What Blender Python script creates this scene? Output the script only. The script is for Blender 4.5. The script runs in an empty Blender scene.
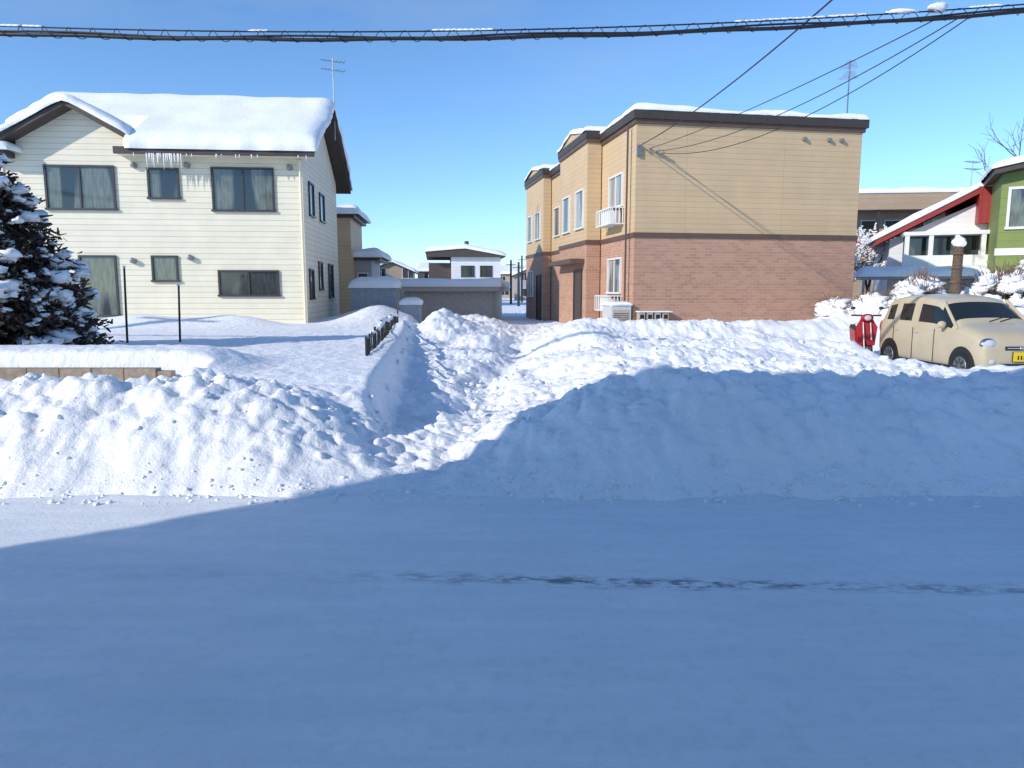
import bpy, math, random
from mathutils import Vector, noise, Matrix
random.seed(7)
R=math.radians
scene=bpy.context.scene
COL=scene.collection

# ---------------------------------------------------------------- materials
def newmat(name):
    m=bpy.data.materials.new(name); m.use_nodes=True
    nt=m.node_tree; b=nt.nodes["Principled BSDF"]
    return m,nt,b
def N(nt,t,**k):
    n=nt.nodes.new(t)
    for a,v in k.items(): setattr(n,a,v)
    return n
def mix_rgb(nt,fac,a,b,blend='MIX'):
    n=N(nt,'ShaderNodeMix',data_type='RGBA',blend_type=blend)
    for i,v in ((0,fac),(6,a),(7,b)):
        if hasattr(v,'links'): nt.links.new(v,n.inputs[i])
        else: n.inputs[i].default_value=v if i==0 else (*v,1)
    return n.outputs[2]
def math_n(nt,op,a,b=None,clamp=False):
    n=N(nt,'ShaderNodeMath',operation=op,use_clamp=clamp)
    for i,v in ((0,a),(1,b)):
        if v is None: continue
        if hasattr(v,'links'): nt.links.new(v,n.inputs[i])
        else: n.inputs[i].default_value=v
    return n.outputs[0]
def noise_n(nt,vec,scale,detail=3,rough=.5):
    n=N(nt,'ShaderNodeTexNoise'); n.inputs['Scale'].default_value=scale
    n.inputs['Detail'].default_value=detail; n.inputs['Roughness'].default_value=rough
    nt.links.new(vec,n.inputs['Vector']); return n.outputs[0]
def maprange(nt,v,a,b,c=0,d=1):
    n=N(nt,'ShaderNodeMapRange'); nt.links.new(v,n.inputs[0])
    for i,x in enumerate((a,b,c,d)): n.inputs[i+1].default_value=x
    return n.outputs[0]
def bump(nt,b,h,strength,dist,prev=None):
    n=N(nt,'ShaderNodeBump'); n.inputs['Strength'].default_value=strength
    n.inputs['Distance'].default_value=dist
    nt.links.new(h,n.inputs['Height'])
    if prev: nt.links.new(prev,n.inputs['Normal'])
    nt.links.new(n.outputs[0],b.inputs['Normal']); return n.outputs[0]
def objco(nt): return N(nt,'ShaderNodeTexCoord').outputs['Object']

def plain(name,col,rough=.6,metal=0,var=.12,scale=6,spec=None):
    m,nt,b=newmat(name); co=objco(nt)
    n=noise_n(nt,co,scale,4)
    f=maprange(nt,n,.3,.7)
    c=mix_rgb(nt,f,tuple(x*(1-var) for x in col),tuple(min(1,x*(1+var)) for x in col))
    nt.links.new(c,b.inputs['Base Color'])
    b.inputs['Roughness'].default_value=rough; b.inputs['Metallic'].default_value=metal
    if spec is not None: b.inputs['Specular IOR Level'].default_value=spec
    return m
def siding(name,col,pitch,line=.08,dark=.6,vert=None,var=.06,bs=.5):
    m,nt,b=newmat(name); co=objco(nt)
    sx=N(nt,'ShaderNodeSeparateXYZ'); nt.links.new(co,sx.inputs[0])
    fz=math_n(nt,'FRACT',math_n(nt,'DIVIDE',math_n(nt,'ADD',sx.outputs[2],20),pitch))
    ln=math_n(nt,'LESS_THAN',fz,line)
    hx=math_n(nt,'ADD',sx.outputs[0],sx.outputs[1])
    if vert:
        fx=math_n(nt,'FRACT',math_n(nt,'DIVIDE',math_n(nt,'ADD',hx,50),vert))
        lv=math_n(nt,'LESS_THAN',fx,.02/vert)
        ln=math_n(nt,'MAXIMUM',ln,lv)
    n=noise_n(nt,co,1.3,5,.6)
    f=maprange(nt,n,.3,.7)
    c=mix_rgb(nt,f,tuple(x*(1-var) for x in col),tuple(min(1,x*(1+var)) for x in col))
    fl=math_n(nt,'FLOOR',math_n(nt,'DIVIDE',math_n(nt,'ADD',sx.outputs[2],20),pitch))
    wn=N(nt,'ShaderNodeTexWhiteNoise',noise_dimensions='1D'); nt.links.new(fl,wn.inputs['W'])
    c=mix_rgb(nt,math_n(nt,'MULTIPLY',wn.outputs[0],.06),c,(.2,.18,.15))
    c2=mix_rgb(nt,math_n(nt,'MULTIPLY',ln,1-dark),c,tuple(x*.3 for x in col))
    nt.links.new(c2,b.inputs['Base Color']); b.inputs['Roughness'].default_value=.6
    bump(nt,b,math_n(nt,'SUBTRACT',1,fz),bs,.012)
    return m
def brick(name):
    m,nt,b=newmat(name); co=objco(nt)
    sx=N(nt,'ShaderNodeSeparateXYZ'); nt.links.new(co,sx.inputs[0])
    cx=N(nt,'ShaderNodeCombineXYZ')
    nt.links.new(math_n(nt,'ADD',sx.outputs[0],sx.outputs[1]),cx.inputs[0]); nt.links.new(sx.outputs[2],cx.inputs[1])
    t=N(nt,'ShaderNodeTexBrick'); nt.links.new(cx.outputs[0],t.inputs['Vector'])
    t.inputs['Scale'].default_value=1; t.inputs['Brick Width'].default_value=.24; t.inputs['Row Height'].default_value=.085
    t.inputs['Mortar Size'].default_value=.009; t.inputs['Bias'].default_value=-.1
    t.inputs['Color1'].default_value=(.50,.265,.17,1); t.inputs['Color2'].default_value=(.36,.185,.12,1)
    t.inputs['Mortar'].default_value=(.45,.32,.24,1)
    n=noise_n(nt,co,.9,5,.6)
    c=mix_rgb(nt,maprange(nt,n,.35,.7,0,.25),t.outputs[0],(.52,.34,.25))
    fz=math_n(nt,'FRACT',math_n(nt,'DIVIDE',sx.outputs[2],.46))
    c=mix_rgb(nt,math_n(nt,'MULTIPLY',math_n(nt,'LESS_THAN',fz,.04),.3),c,(.2,.1,.07))
    nt.links.new(c,b.inputs['Base Color']); b.inputs['Roughness'].default_value=.75
    bump(nt,b,t.outputs[1],-.4,.01)
    return m
def snowmat(name,col=(.90,.905,.92),bs=.35,dirt=False,sc=1.0):
    m,nt,b=newmat(name); co=objco(nt)
    n1=noise_n(nt,co,9*sc,7,.62); n2=noise_n(nt,co,60*sc,3,.6); n3=noise_n(nt,co,1.1*sc,3)
    c=mix_rgb(nt,maprange(nt,n3,.35,.65),col,tuple(x*.95 for x in col))
    if dirt:
        sx=N(nt,'ShaderNodeSeparateXYZ'); nt.links.new(co,sx.inputs[0])
        low=maprange(nt,sx.outputs[2],.02,.6,1,0)
        yy=math_n(nt,'LESS_THAN',sx.outputs[1],7)
        nd=noise_n(nt,co,6,7,.75)
        sp=maprange(nt,nd,.56,.70,0,.5)
        f=math_n(nt,'MULTIPLY',math_n(nt,'MULTIPLY',low,yy),sp)
        c=mix_rgb(nt,f,c,(.36,.35,.34))
    nt.links.new(c,b.inputs['Base Color'])
    b.inputs['Roughness'].default_value=.65; b.inputs['Specular IOR Level'].default_value=.2
    p=bump(nt,b,n1,bs,.05); bump(nt,b,n2,bs*.6,.012,p)
    return m
def glassmat(name,dark=(.02,.025,.03),cur=(.25,.27,.24),amt=.5):
    m,nt,b=newmat(name); co=objco(nt)
    sx=N(nt,'ShaderNodeSeparateXYZ'); nt.links.new(co,sx.inputs[0])
    h=math_n(nt,'ADD',sx.outputs[0],sx.outputs[1])
    cx=N(nt,'ShaderNodeCombineXYZ'); nt.links.new(h,cx.inputs[0])
    zz=math_n(nt,'MULTIPLY',sx.outputs[2],.15); nt.links.new(zz,cx.inputs[1])
    n=noise_n(nt,cx.outputs[0],14,2); n2=noise_n(nt,cx.outputs[0],1.4,1)
    fold=maprange(nt,n,.3,.7,.45,1); msk=maprange(nt,n2,.45,.5)
    c=mix_rgb(nt,math_n(nt,'MULTIPLY',math_n(nt,'MULTIPLY',fold,msk),amt),dark,cur)
    nt.links.new(c,b.inputs['Base Color']); b.inputs['Roughness'].default_value=.06
    b.inputs['Specular IOR Level'].default_value=.9
    return m

SNOW=snowmat('snow_cover'); SNOWG=snowmat('snow_ground',dirt=True,bs=.6)
CREAM=siding('cream_siding',(.78,.72,.56),.17,.1,.5)
TANW=siding('tan_panel_siding',(.60,.43,.25),.155,.12,.75,vert=3.03,bs=.3)
BRICK=brick('brick_tile')
BROWN=plain('dark_brown_trim',(.055,.04,.033),.5)
BELT=plain('brown_belt',(.12,.07,.05),.5)
WHITE=plain('white_paint',(.75,.75,.73),.5,var=.04)
GREYP=plain('grey_white_paint',(.55,.55,.54),.5,var=.05)
CRTRIM=plain('cream_trim',(.74,.68,.52),.5,var=.04)
WFRAME=plain('white_window_frame',(.72,.72,.70),.4,var=.03)
DFRAME=plain('dark_window_frame',(.05,.045,.045),.4)
GLASS=glassmat('curtained_glass',cur=(.24,.26,.20),amt=.7)
GLASSD=glassmat('dark_glass',amt=.2)
GLASSL=glassmat('bright_curtain_glass',(.1,.11,.12),(.5,.5,.45),.8)
METAL=plain('grey_metal',(.3,.31,.32),.4,.8)
DMETAL=plain('black_metal',(.02,.02,.022),.45,.3)
CONC=plain('concrete_block',(.30,.24,.18),.9,var=.25,scale=12)
CONCG=plain('pole_concrete',(.35,.34,.33),.85)
RUB=plain('black_cable_rubber',(.015,.015,.016),.5)
RED=plain('red_metal_sheet',(.30,.035,.035),.5)
GREEN=siding('green_siding',(.19,.25,.06),.3,.06,.7)
WSID=siding('white_siding',(.72,.72,.72),.2,.06,.8)
WBRIGHT=siding('pale_siding',(.82,.80,.75),.2,.06,.8)
GREYW=siding('grey_siding',(.40,.40,.41),.25,.08,.8)
TAUPE=siding('taupe_siding',(.40,.31,.23),.3,.07,.75)
DKBR=siding('dark_brown_siding',(.07,.05,.045),.25,.07,.7)
SHEDW=plain('shed_tan_metal',(.46,.39,.32),.6)
TIN=plain('tin_blue_grey',(.34,.36,.38),.5)
BARK=plain('bark',(.10,.075,.06),.9,var=.3,scale=20)
CONIF=plain('conifer_needles',(.04,.034,.03),.9,var=.5,scale=3)
CONIF2=plain('conifer_needles_light',(.095,.06,.045),.9,var=.4,scale=5)
TWIG=plain('twig',(.16,.10,.07),.9,var=.3)

# ---------------------------------------------------------------- mesh builder
def empty(name,loc=(0,0,0),rz=0):
    e=bpy.data.objects.new(name,None); e.location=loc; e.rotation_euler=(0,0,rz); COL.objects.link(e); return e
class MB:
    def __init__(s): s.v=[];s.f=[];s.mi=[];s.mats=[]
    def m(s,mat):
        if mat not in s.mats: s.mats.append(mat)
        return s.mats.index(mat)
    def faces(s,vs,fs,mat):
        o=len(s.v); s.v+= [tuple(p) for p in vs]; k=s.m(mat)
        for f in fs: s.f.append(tuple(o+i for i in f)); s.mi.append(k)
    def hexa(s,b,t,mat):
        s.faces(list(b)+list(t),[(3,2,1,0),(4,5,6,7),(0,1,5,4),(1,2,6,5),(2,3,7,6),(3,0,4,7)],mat)
    def box(s,x0,x1,y0,y1,z0,z1,mat):
        b=[(x0,y0,z0),(x1,y0,z0),(x1,y1,z0),(x0,y1,z0)]; t=[(x,y,z1) for x,y,_ in b]; s.hexa(b,t,mat)
    def slab(s,p4,th,mat):
        s.hexa([(x,y,z-th) for x,y,z in p4],p4,mat)
    def prism(s,pts,axis,a,b,mat):
        n=len(pts)
        if axis=='y': va=[(p[0],a,p[1]) for p in pts]; vb=[(p[0],b,p[1]) for p in pts]
        else: va=[(a,p[0],p[1]) for p in pts]; vb=[(b,p[0],p[1]) for p in pts]
        fs=[tuple(range(n))[::-1],tuple(range(n,2*n))]+[(i,(i+1)%n,n+(i+1)%n,n+i) for i in range(n)]
        s.faces(va+vb,fs,mat)
    def cyl(s,p0,p1,r0,r1,mat,n=8,cap=True):
        p0=Vector(p0);p1=Vector(p1); d=(p1-p0).normalized()
        a=d.orthogonal().normalized(); b=d.cross(a)
        vs=[]
        for p,r in((p0,r0),(p1,r1)):
            for i in range(n):
                t=2*math.pi*i/n; vs.append(p+a*math.cos(t)*r+b*math.sin(t)*r)
        fs=[(i,(i+1)%n,n+(i+1)%n,n+i) for i in range(n)]
        if cap: fs+=[tuple(range(n))[::-1],tuple(range(n,2*n))]
        s.faces(vs,fs,mat)
    def blob(s,c,r,mat,seg=10,rings=7,amp=.2,fs=2.0,flat=1.0):
        c=Vector(c); r=Vector(r) if hasattr(r,'__len__') else Vector((r,r,r))
        vs=[];F=[]
        for j in range(rings+1):
            ph=math.pi*j/rings
            for i in range(seg):
                t=2*math.pi*i/seg
                d=Vector((math.sin(ph)*math.cos(t),math.sin(ph)*math.sin(t),math.cos(ph)))
                k=1+amp*noise.noise((c+d)*fs)*2
                zz=d.z*flat if d.z<0 else d.z
                vs.append((c.x+d.x*r.x*k,c.y+d.y*r.y*k,c.z+zz*r.z*k))
        for j in range(rings):
            for i in range(seg):
                a=j*seg+i;b=j*seg+(i+1)%seg
                F.append((a,b,b+seg,a+seg))
        s.faces(vs,F,mat)
    def fbox(s,face,pl,a0,a1,d0,d1,z0,z1,mat):
        if face=='F': s.box(a0,a1,pl-d1,pl-d0,z0,z1,mat)
        elif face=='B': s.box(a0,a1,pl+d0,pl+d1,z0,z1,mat)
        elif face=='L': s.box(pl-d1,pl-d0,a0,a1,z0,z1,mat)
        else: s.box(pl+d0,pl+d1,a0,a1,z0,z1,mat)
    def window(s,face,pl,a0,a1,z0,z1,fr,gl,n=2,t=.05,sn=False):
        s.fbox(face,pl,a0-t,a1+t,0,.06,z1,z1+t,fr); s.fbox(face,pl,a0-t-.03,a1+t+.03,0,.08,z0-t,z0,fr)
        s.fbox(face,pl,a0-t,a0,0,.055,z0,z1,fr); s.fbox(face,pl,a1,a1+t,0,.055,z0,z1,fr)
        s.fbox(face,pl,a0,a1,0,.012,z0,z1,gl)
        for i in range(1,n):
            c=a0+(a1-a0)*i/n; s.fbox(face,pl,c-.025,c+.025,.012,.04,z0,z1,fr)
    def build(s,name,parent=None,smooth=False,sub=0,bevel=0):
        me=bpy.data.meshes.new(name); me.from_pydata(s.v,[],s.f)
        for m in s.mats: me.materials.append(m)
        me.polygons.foreach_set('material_index',s.mi)
        import bmesh
        bm=bmesh.new(); bm.from_mesh(me)
        if smooth: bmesh.ops.remove_doubles(bm,verts=bm.verts,dist=1e-4)
        bmesh.ops.recalc_face_normals(bm,faces=bm.faces); bm.to_mesh(me); bm.free()
        if smooth: me.polygons.foreach_set('use_smooth',[True]*len(me.polygons))
        o=bpy.data.objects.new(name,me); COL.objects.link(o)
        if parent: o.parent=parent
        if bevel:
            md=o.modifiers.new('b','BEVEL'); md.width=bevel; md.segments=2; md.limit_method='ANGLE'
        if sub:
            md=o.modifiers.new('s','SUBSURF'); md.levels=sub; md.render_levels=sub
        return o
def gridmesh(name,xs,ys,zf,mat,parent=None,xyf=None):
    nx=len(xs);vs=[]
    for y in ys:
        for x in xs:
            if xyf: vs.append(xyf(x,y))
            else: vs.append((x,y,zf(x,y)))
    fs=[(j*nx+i,j*nx+i+1,(j+1)*nx+i+1,(j+1)*nx+i) for j in range(len(ys)-1) for i in range(nx-1)]
    me=bpy.data.meshes.new(name); me.from_pydata(vs,[],fs); me.materials.append(mat)
    me.polygons.foreach_set('use_smooth',[True]*len(fs))
    o=bpy.data.objects.new(name,me); COL.objects.link(o)
    if parent: o.parent=parent
    return o
def capaxis(a,b,r,step):
    k=6; e=[a+r*(1-math.cos(math.pi/2*i/k)) for i in range(k)]
    n=max(2,int((b-a-2*r)/step)); mid=[a+r+(b-a-2*r)*i/n for i in range(n+1)]
    return e+mid+[b-r*(1-math.cos(math.pi/2*(k-1-i)/k)) for i in range(k)]
def snowcap(name,parent,x0,x1,y0,y1,zf,th,step=.18,na=.25,bulge=.05,clampf=None):
    r=min(th*1.1,(x1-x0)*.45,(y1-y0)*.45)
    xs=capaxis(x0,x1,r,step); ys=capaxis(y0,y1,r,step)
    sd=random.random()*50
    def f(d):
        if d>=r: return 1
        return math.sqrt(max(0,1-(1-d/r)**2))
    def xy(x,y):
        drop=0
        if clampf:
            yo=y; y=clampf(x,y)
            if yo<y-.01: drop=1.0
        k=f(min(x-x0,x1-x))*f(min(y-y0,y1-y))
        nz=noise.fractal(Vector((x*.9+sd,y*.9,sd)),1,2,3)
        nn=noise.noise(Vector((x*2.3+sd,y*2.3,5)))
        z=zf(x,y)-.01+th*k*(1+na*nz)-drop
        e=bulge*math.sin(math.pi*k)*(1+nn)+ (1-k)*nn*.04
        X=x+(e if x>(x0+x1)/2 and x1-x<r else 0)-(e if x-x0<r else 0)
        Y=y-(e if y-y0<r else 0)+(e if y1-y<r else 0)
        return (X,Y,z)
    return gridmesh(name,xs,ys,None,SNOW,parent,xyf=xy)

# ---------------------------------------------------------------- camera
cam=bpy.data.cameras.new('camera'); co=bpy.data.objects.new('camera',cam); COL.objects.link(co)
cam.sensor_width=36; cam.lens=36*710/1024; cam.clip_end=3000
co.location=(0,0,1.65); co.rotation_euler=(R(90-7.5),0,0); scene.camera=co

# ---------------------------------------------------------------- light
EL=26; sd=Vector((-.8*math.cos(R(EL)),-.6*math.cos(R(EL)),math.sin(R(EL))))
w=bpy.data.worlds.new('World'); scene.world=w; w.use_nodes=True; nt=w.node_tree
bg=nt.nodes['Background']; sky=N(nt,'ShaderNodeTexSky',sky_type='NISHITA')
sky.sun_disc=False; sky.sun_elevation=R(EL); sky.sun_rotation=math.atan2(-.8,-.6)
sky.altitude=50; sky.air_density=.9; sky.dust_density=.1; sky.ozone_density=3.5
c=mix_rgb(nt,1.0,sky.outputs[0],(.80,.98,1.12),'MULTIPLY')
tc=N(nt,'ShaderNodeTexCoord'); mp=N(nt,'ShaderNodeMapping'); mp.inputs['Scale'].default_value=(1.2,1.2,4.5); mp.inputs['Rotation'].default_value=(0,R(12),0)
nt.links.new(tc.outputs['Generated'],mp.inputs[0])
cl=noise_n(nt,mp.outputs[0],1.7,6,.6)
c=mix_rgb(nt,maprange(nt,cl,.50,.8,0,.30),c,(2.6,3.0,3.4))
nt.links.new(c,bg.inputs[0]); bg.inputs[1].default_value=.19
l=bpy.data.lights.new('sun','SUN'); lo=bpy.data.objects.new('sun',l); COL.objects.link(lo)
l.energy=4.0; l.angle=R(.5); l.color=(1,.94,.85)
lo.rotation_euler=(-sd).to_track_quat('-Z','Y').to_euler(); lo.location=(-20,-20,20)
scene.view_settings.view_transform='Standard'; scene.view_settings.look='None'; scene.view_settings.exposure=0

# ---------------------------------------------------------------- terrain
def ss(a,b,x):
    if a==b: return float(x>a)
    t=max(0,min(1,(x-a)/(b-a))); return t*t*(3-2*t)
def interp(x,K):
    if x<=K[0][0]: return K[0][1]
    for (a,p),(b,q) in zip(K,K[1:]):
        if x<=b:
            t=(x-a)/(b-a); return p+(q-p)*t
    return K[-1][1]
CREST=[(-12,.78),(-7,.75),(-4.5,.74),(-3.2,.78),(-2.5,.74),(-2.0,.56),(-1.5,.28),(-1.1,.10),(-.6,.08),(-.2,.24),(.3,.56),(.9,.75),(1.7,.84),(2.6,.82),(3.3,.78),(4,.79),(5,.86),(12,.9)]
MOUNDS=[(-1.9,20,1.0,2.0,.7),(-.7,17,.6,1.3,.22),(-1.3,24,1.2,2,.5),(1.7,16.0,1.0,1.2,.4),(1.0,12.5,.7,1.0,.22),(4,18.4,2.2,.9,.36),(7,18.8,2.2,.9,.32),
 (10.5,19.5,2,1.2,.72),(14,18.5,3,1.5,.95),(1.9,19.5,.9,2.0,.35),(5.5,14.5,2.2,.9,.2),(-10.5,20,1.7,.9,.35),(-8,20.6,1.2,.8,.3),(-4.5,24,1,2,.5),(12.5,14.5,1.2,3,.6),
 (2.8,12.3,1.0,.7,.2),(-5.3,27,1.2,2,.5)]
def yard(x,y):
    d=.07+.25*ss(8,20,y)
    e=-1.75-.11*(y-8.5)
    pl=.62+(.30*math.exp(-((y-9.5)/1.0)**2) if y>8 else .0)*ss(-3.2,-4.2,x)
    st=ss(8.93,9.07,y) if x<-4.1 else ss(7.6-1.2*ss(-4.1,-2.6,x),9.0,y)
    if -4.1<=x<-3.8: 
        t=(x+4.1)/.3; st=st*t+(1-t)*ss(8.93,9.07,y)
    pl=.40+(pl-.40)*st
    tl=ss(e+.38,e-.02,x)
    tr=ss(.1,1.5,x-.02*y)
    z=d+(.46-d)*tr
    z=z*(1-tl)+pl*tl
    if y<30:
        for cx,cy,sx,sy,h in MOUNDS:
            q=((x-cx)/sx)**2+((y-cy)/sy)**2
            if q<9: z+=h*math.exp(-q)
        pc=-.80+.085*(y-7)+.14*math.sin(y*.9)
        z-=(.17*ss(8,11,y)+.04)*math.exp(-((x-pc)/.36)**2)*ss(6.5,8,y)*ss(24,19,y)
    far=ss(24,34,y); z=z*(1-far)+.35*far
    p=ss(10.9,10.2,x)*ss(6.7,7.5,x)*ss(11.0,11.8,y)*ss(17.9,17.2,y)
    z=z*(1-p)+.03*p
    return z,tl,tr,p
def H(x,y):
    cr=interp(x,CREST)
    cy=.18*noise.noise(Vector((x*.6,3,0)))
    f=ss(5.47,6.85+cy,y+.13*noise.noise(Vector((x*1.5,y*.8,9)))+.06*noise.noise(Vector((x*6,y*3,9))))
    f=f**.8
    g=ss(7.0+cy,8.3,y)
    Y,tl,tr,p=yard(x,y)
    z=cr*f*(1-g)+Y*g
    if y>45: return z+.1*noise.noise(Vector((x*.1,y*.1,0)))
    bank=f*(1-g)
    v=Vector((x,y,z))
    rough=bank*1.0+g*(.20*tl+.8*(1-tl))*(1-.85*p)
    lb=1.0 if x<-.8 else .85
    a=noise.fractal(v*1.6,1,2,2)*.09*bank+noise.fractal(v*4.2,.8,2,4)*.06*rough*lb
    if y<26 and rough>.05:
        d0=noise.voronoi(v*3.1)[0]
        a+=(min(d0[1]-d0[0],.35)-.15)*.15*rough*lb
        d1=noise.voronoi(v*7.5+Vector((4,2,1)))[0]
        a+=(min(d1[1]-d1[0],.35)-.15)*.065*rough*lb
        if y<12: a+=noise.fractal(v*13,.7,2,2)*.016*rough
        if tl<.5 and g>.5: a+=noise.fractal(Vector((x*1.1+9,y*1.1,3)),1,2,3)*.12*(1-p)
    a*=ss(0,.25,f)
    return z+a-.04*(1-ss(0,.06,f))
def axis(segs):
    out=[]
    for a,b,s in segs:
        n=max(1,round((b-a)/s)); out+=[a+(b-a)*i/n for i in range(n)]
    out.append(segs[-1][1]); return out
xs=axis([(-80,-30,5),(-30,-14,.6),(-14,-6.5,.12),(-6.5,6.5,.03),(6.5,12,.08),(12,20,.2),(20,40,1.5),(40,100,6)])
ys=axis([(5.3,8.6,.027),(8.6,12,.05),(12,24,.11),(24,40,.5),(40,150,4)])
gridmesh('snow_bank_and_yard',xs,ys,H,SNOWG)
g=MB(); g.faces([(-1500,-1500,-.10),(1500,-1500,-.10),(1500,2500,-.10),(-1500,2500,-.10)],[(0,1,2,3)],SNOW); g.build('ground')
rnd=random.Random(21); b=MB()
for i in range(1500):
    u=rnd.random()
    if u<.5: y=rnd.gauss(5.58,.13); x=rnd.uniform(-7,7); r_=.004+.018*rnd.random()**2
    elif u<.7: y=rnd.uniform(5.6,7.4); x=rnd.uniform(-7,7); r_=(.01+.03*rnd.random()**3)*(1 if x<-.5 else .75)
    else: y=rnd.uniform(7.6,16); x=rnd.uniform(-1.6,6.5); r_=.015+.05*rnd.random()**2
    if y<5.25: continue
    z=max(H(x,y),0.0)
    p=yard(x,y)[3] if y>11 else 0
    if p>.3: continue
    b.blob((x,y,z+r_*.05),(r_*rnd.uniform(.8,1.5),r_*rnd.uniform(.8,1.3),r_*rnd.uniform(.6,1)),SNOW,7,5,.4,31)
b.build('snow_clods',smooth=True)

# road
m,nt,b=newmat('packed_snow_road'); c0=objco(nt)
sx=N(nt,'ShaderNodeSeparateXYZ'); nt.links.new(c0,sx.inputs[0])
st=N(nt,'ShaderNodeMapping'); st.inputs['Scale'].default_value=(.35,3.2,1); st.inputs['Rotation'].default_value=(0,0,R(1)); nt.links.new(c0,st.inputs[0])
n1=noise_n(nt,st.outputs[0],2.2,7,.65); n2=noise_n(nt,c0,.9,6,.65); n3=noise_n(nt,c0,38,4,.7); n4=noise_n(nt,c0,11,7,.75)
c=mix_rgb(nt,maprange(nt,n1,.35,.68),(.86,.865,.87),(.77,.785,.80))
c=mix_rgb(nt,maprange(nt,n2,.42,.68,0,.5),c,(.70,.72,.745))
c=mix_rgb(nt,maprange(nt,n4,.50,.72,0,.40),c,(.60,.62,.64))
# loose white drift streaks left by tyres
st2=N(nt,'ShaderNodeMapping'); st2.inputs['Scale'].default_value=(.5,9,1); st2.inputs['Rotation'].default_value=(0,0,R(-1.5)); nt.links.new(c0,st2.inputs[0])
n5=noise_n(nt,st2.outputs[0],2.5,6,.7)
c=mix_rgb(nt,maprange(nt,n5,.56,.74,0,.5),c,(.90,.905,.91))
wob=math_n(nt,'MULTIPLY',math_n(nt,'SUBTRACT',noise_n(nt,c0,3.5,4,.6),.5),.12)
stp=math_n(nt,'ABSOLUTE',math_n(nt,'ADD',wob,math_n(nt,'SUBTRACT',sx.outputs[1],math_n(nt,'SUBTRACT',3.90,math_n(nt,'MULTIPLY',sx.outputs[0],.045)))))
near=maprange(nt,stp,.025,.10,1,0)
mp=N(nt,'ShaderNodeMapping'); mp.inputs['Scale'].default_value=(1,3.0,1); nt.links.new(c0,mp.inputs[0])
nb=noise_n(nt,mp.outputs[0],5,7,.75)
xa=maprange(nt,sx.outputs[0],-1.2,.2,.1,.9); xb=maprange(nt,sx.outputs[0],1.5,2.0,1,.65)
f=math_n(nt,'MULTIPLY',near,math_n(nt,'MULTIPLY',xa,xb))
f=math_n(nt,'MULTIPLY',f,maprange(nt,nb,.46,.56))
c=mix_rgb(nt,f,c,(.14,.155,.17))
nt.links.new(c,b.inputs['Base Color']); b.inputs['Roughness'].default_value=.5; b.inputs['Specular IOR Level'].default_value=.3
p=bump(nt,b,n1,.3,.02); p=bump(nt,b,n5,.35,.012,p); p=bump(nt,b,n4,.5,.014,p); bump(nt,b,n3,.5,.01,p)
def RZ(x,y):
    return .014*noise.fractal(Vector((x*.35,y*2.2,1)),1,2,3)+.006*noise.noise(Vector((x*3,y*5,2)))
gridmesh('road',axis([(-90,-8,4),(-8,8,.1),(8,90,4)]),axis([(-1.2,1.8,.3),(1.8,5.85,.035)]),RZ,m)

# ---------------------------------------------------------------- cream house (left)
hs=empty('cream_siding_house',(-6.5,22.6,0),R(5))
b=MB()
b.prism([(0,0),(6.8,0),(6.8,5.9),(3.4,7.82),(0,5.9)],'x',-8.8,0,CREAM)
b.prism([(-8.3,5.9),(-4.9,5.9),(-4.9,6.1),(-6.6,7.05),(-8.3,6.1)],'y',-.003,2.6,CREAM)
b.build('walls',hs)
b=MB(); e0,zr,ze=-.5,8.0,5.87
sl=(zr-ze)/3.9
b.slab([(-8.9,1.75,ze+2.25*sl),(-4.9,1.75,ze+2.25*sl),(-4.9,3.4,zr),(-8.9,3.4,zr)],.14,BROWN)
b.slab([(-4.9,e0,ze),(.5,e0,ze),(.5,3.4,zr),(-4.9,3.4,zr)],.14,BROWN)
b.slab([(-8.9,3.402,zr),(.5,3.402,zr),(.5,7.5,zr-4.1*.55),(-8.9,7.5,zr-4.1*.55)],.14,BROWN)
gp,gw=7.16,1.75; gs=.56
b.slab([(-6.6,-.52,gp),(-6.6+gw,-.52,gp-gs*gw),(-6.6+gw,1.5,gp-gs*gw),(-6.6,1.5,gp)],.15,BROWN)
b.slab([(-6.602-gw-.2,-.52,gp-gs*(gw+.2)),(-6.602,-.52,gp),(-6.602,1.5,gp),(-6.602-gw-.2,1.5,gp-gs*(gw+.2))],.15,BROWN)
b.build('roof',hs)
b=MB()
b.box(-5.3,.5,-.56,-.503,ze-.22,ze-.01,BROWN)
b.box(-5.3,.42,-.5,-.003,ze-.20,ze-.16,CRTRIM)
b.cyl((-.02,-.12,.3),(-.02,-.12,5.6),.04,.04,CRTRIM)
b.box(-8.83,-8.7,-.03,-.004,.2,5.9,CRTRIM); b.box(-.1,.02,-.02,-.003,.2,5.65,CRTRIM)
b.box(-8.95,-8.35,-.5,0,5.55,5.72,BROWN)
b.build('trim',hs)
snowcap('roof_snow',hs,-9.0,.58,-.62,7.5,lambda x,y: min(zr-.03, ze+(y-e0)*sl if y<3.4 else zr-(y-3.4)*.55),.40,na=.10,bulge=.08,clampf=lambda x,y: max(y,.9) if x<-5.0 else y)
snowcap('gable_snow',hs,-6.6-gw-.25,-6.6+gw+.06,-.60,2.4,lambda x,y: gp-gs*math.sqrt((x+6.6)**2+.02)+.03,.27,na=.1)
snowcap('eave_snow',hs,-9.5,-8.2,-.6,1.4,lambda x,y:5.72,.3)
b=MB()
b.window('F',0,-7.5,-5.6,4.12,5.33,DFRAME,GLASS,2,.06)
b.window('F',0,-4.53,-3.72,4.47,5.28,DFRAME,GLASS,1,.06)
b.window('F',0,-2.65,-.9,4.12,5.33,DFRAME,GLASS,2,.06)
b.window('F',0,-6.7,-5.72,.9,2.66,DFRAME,GLASS,1,.06)
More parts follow.
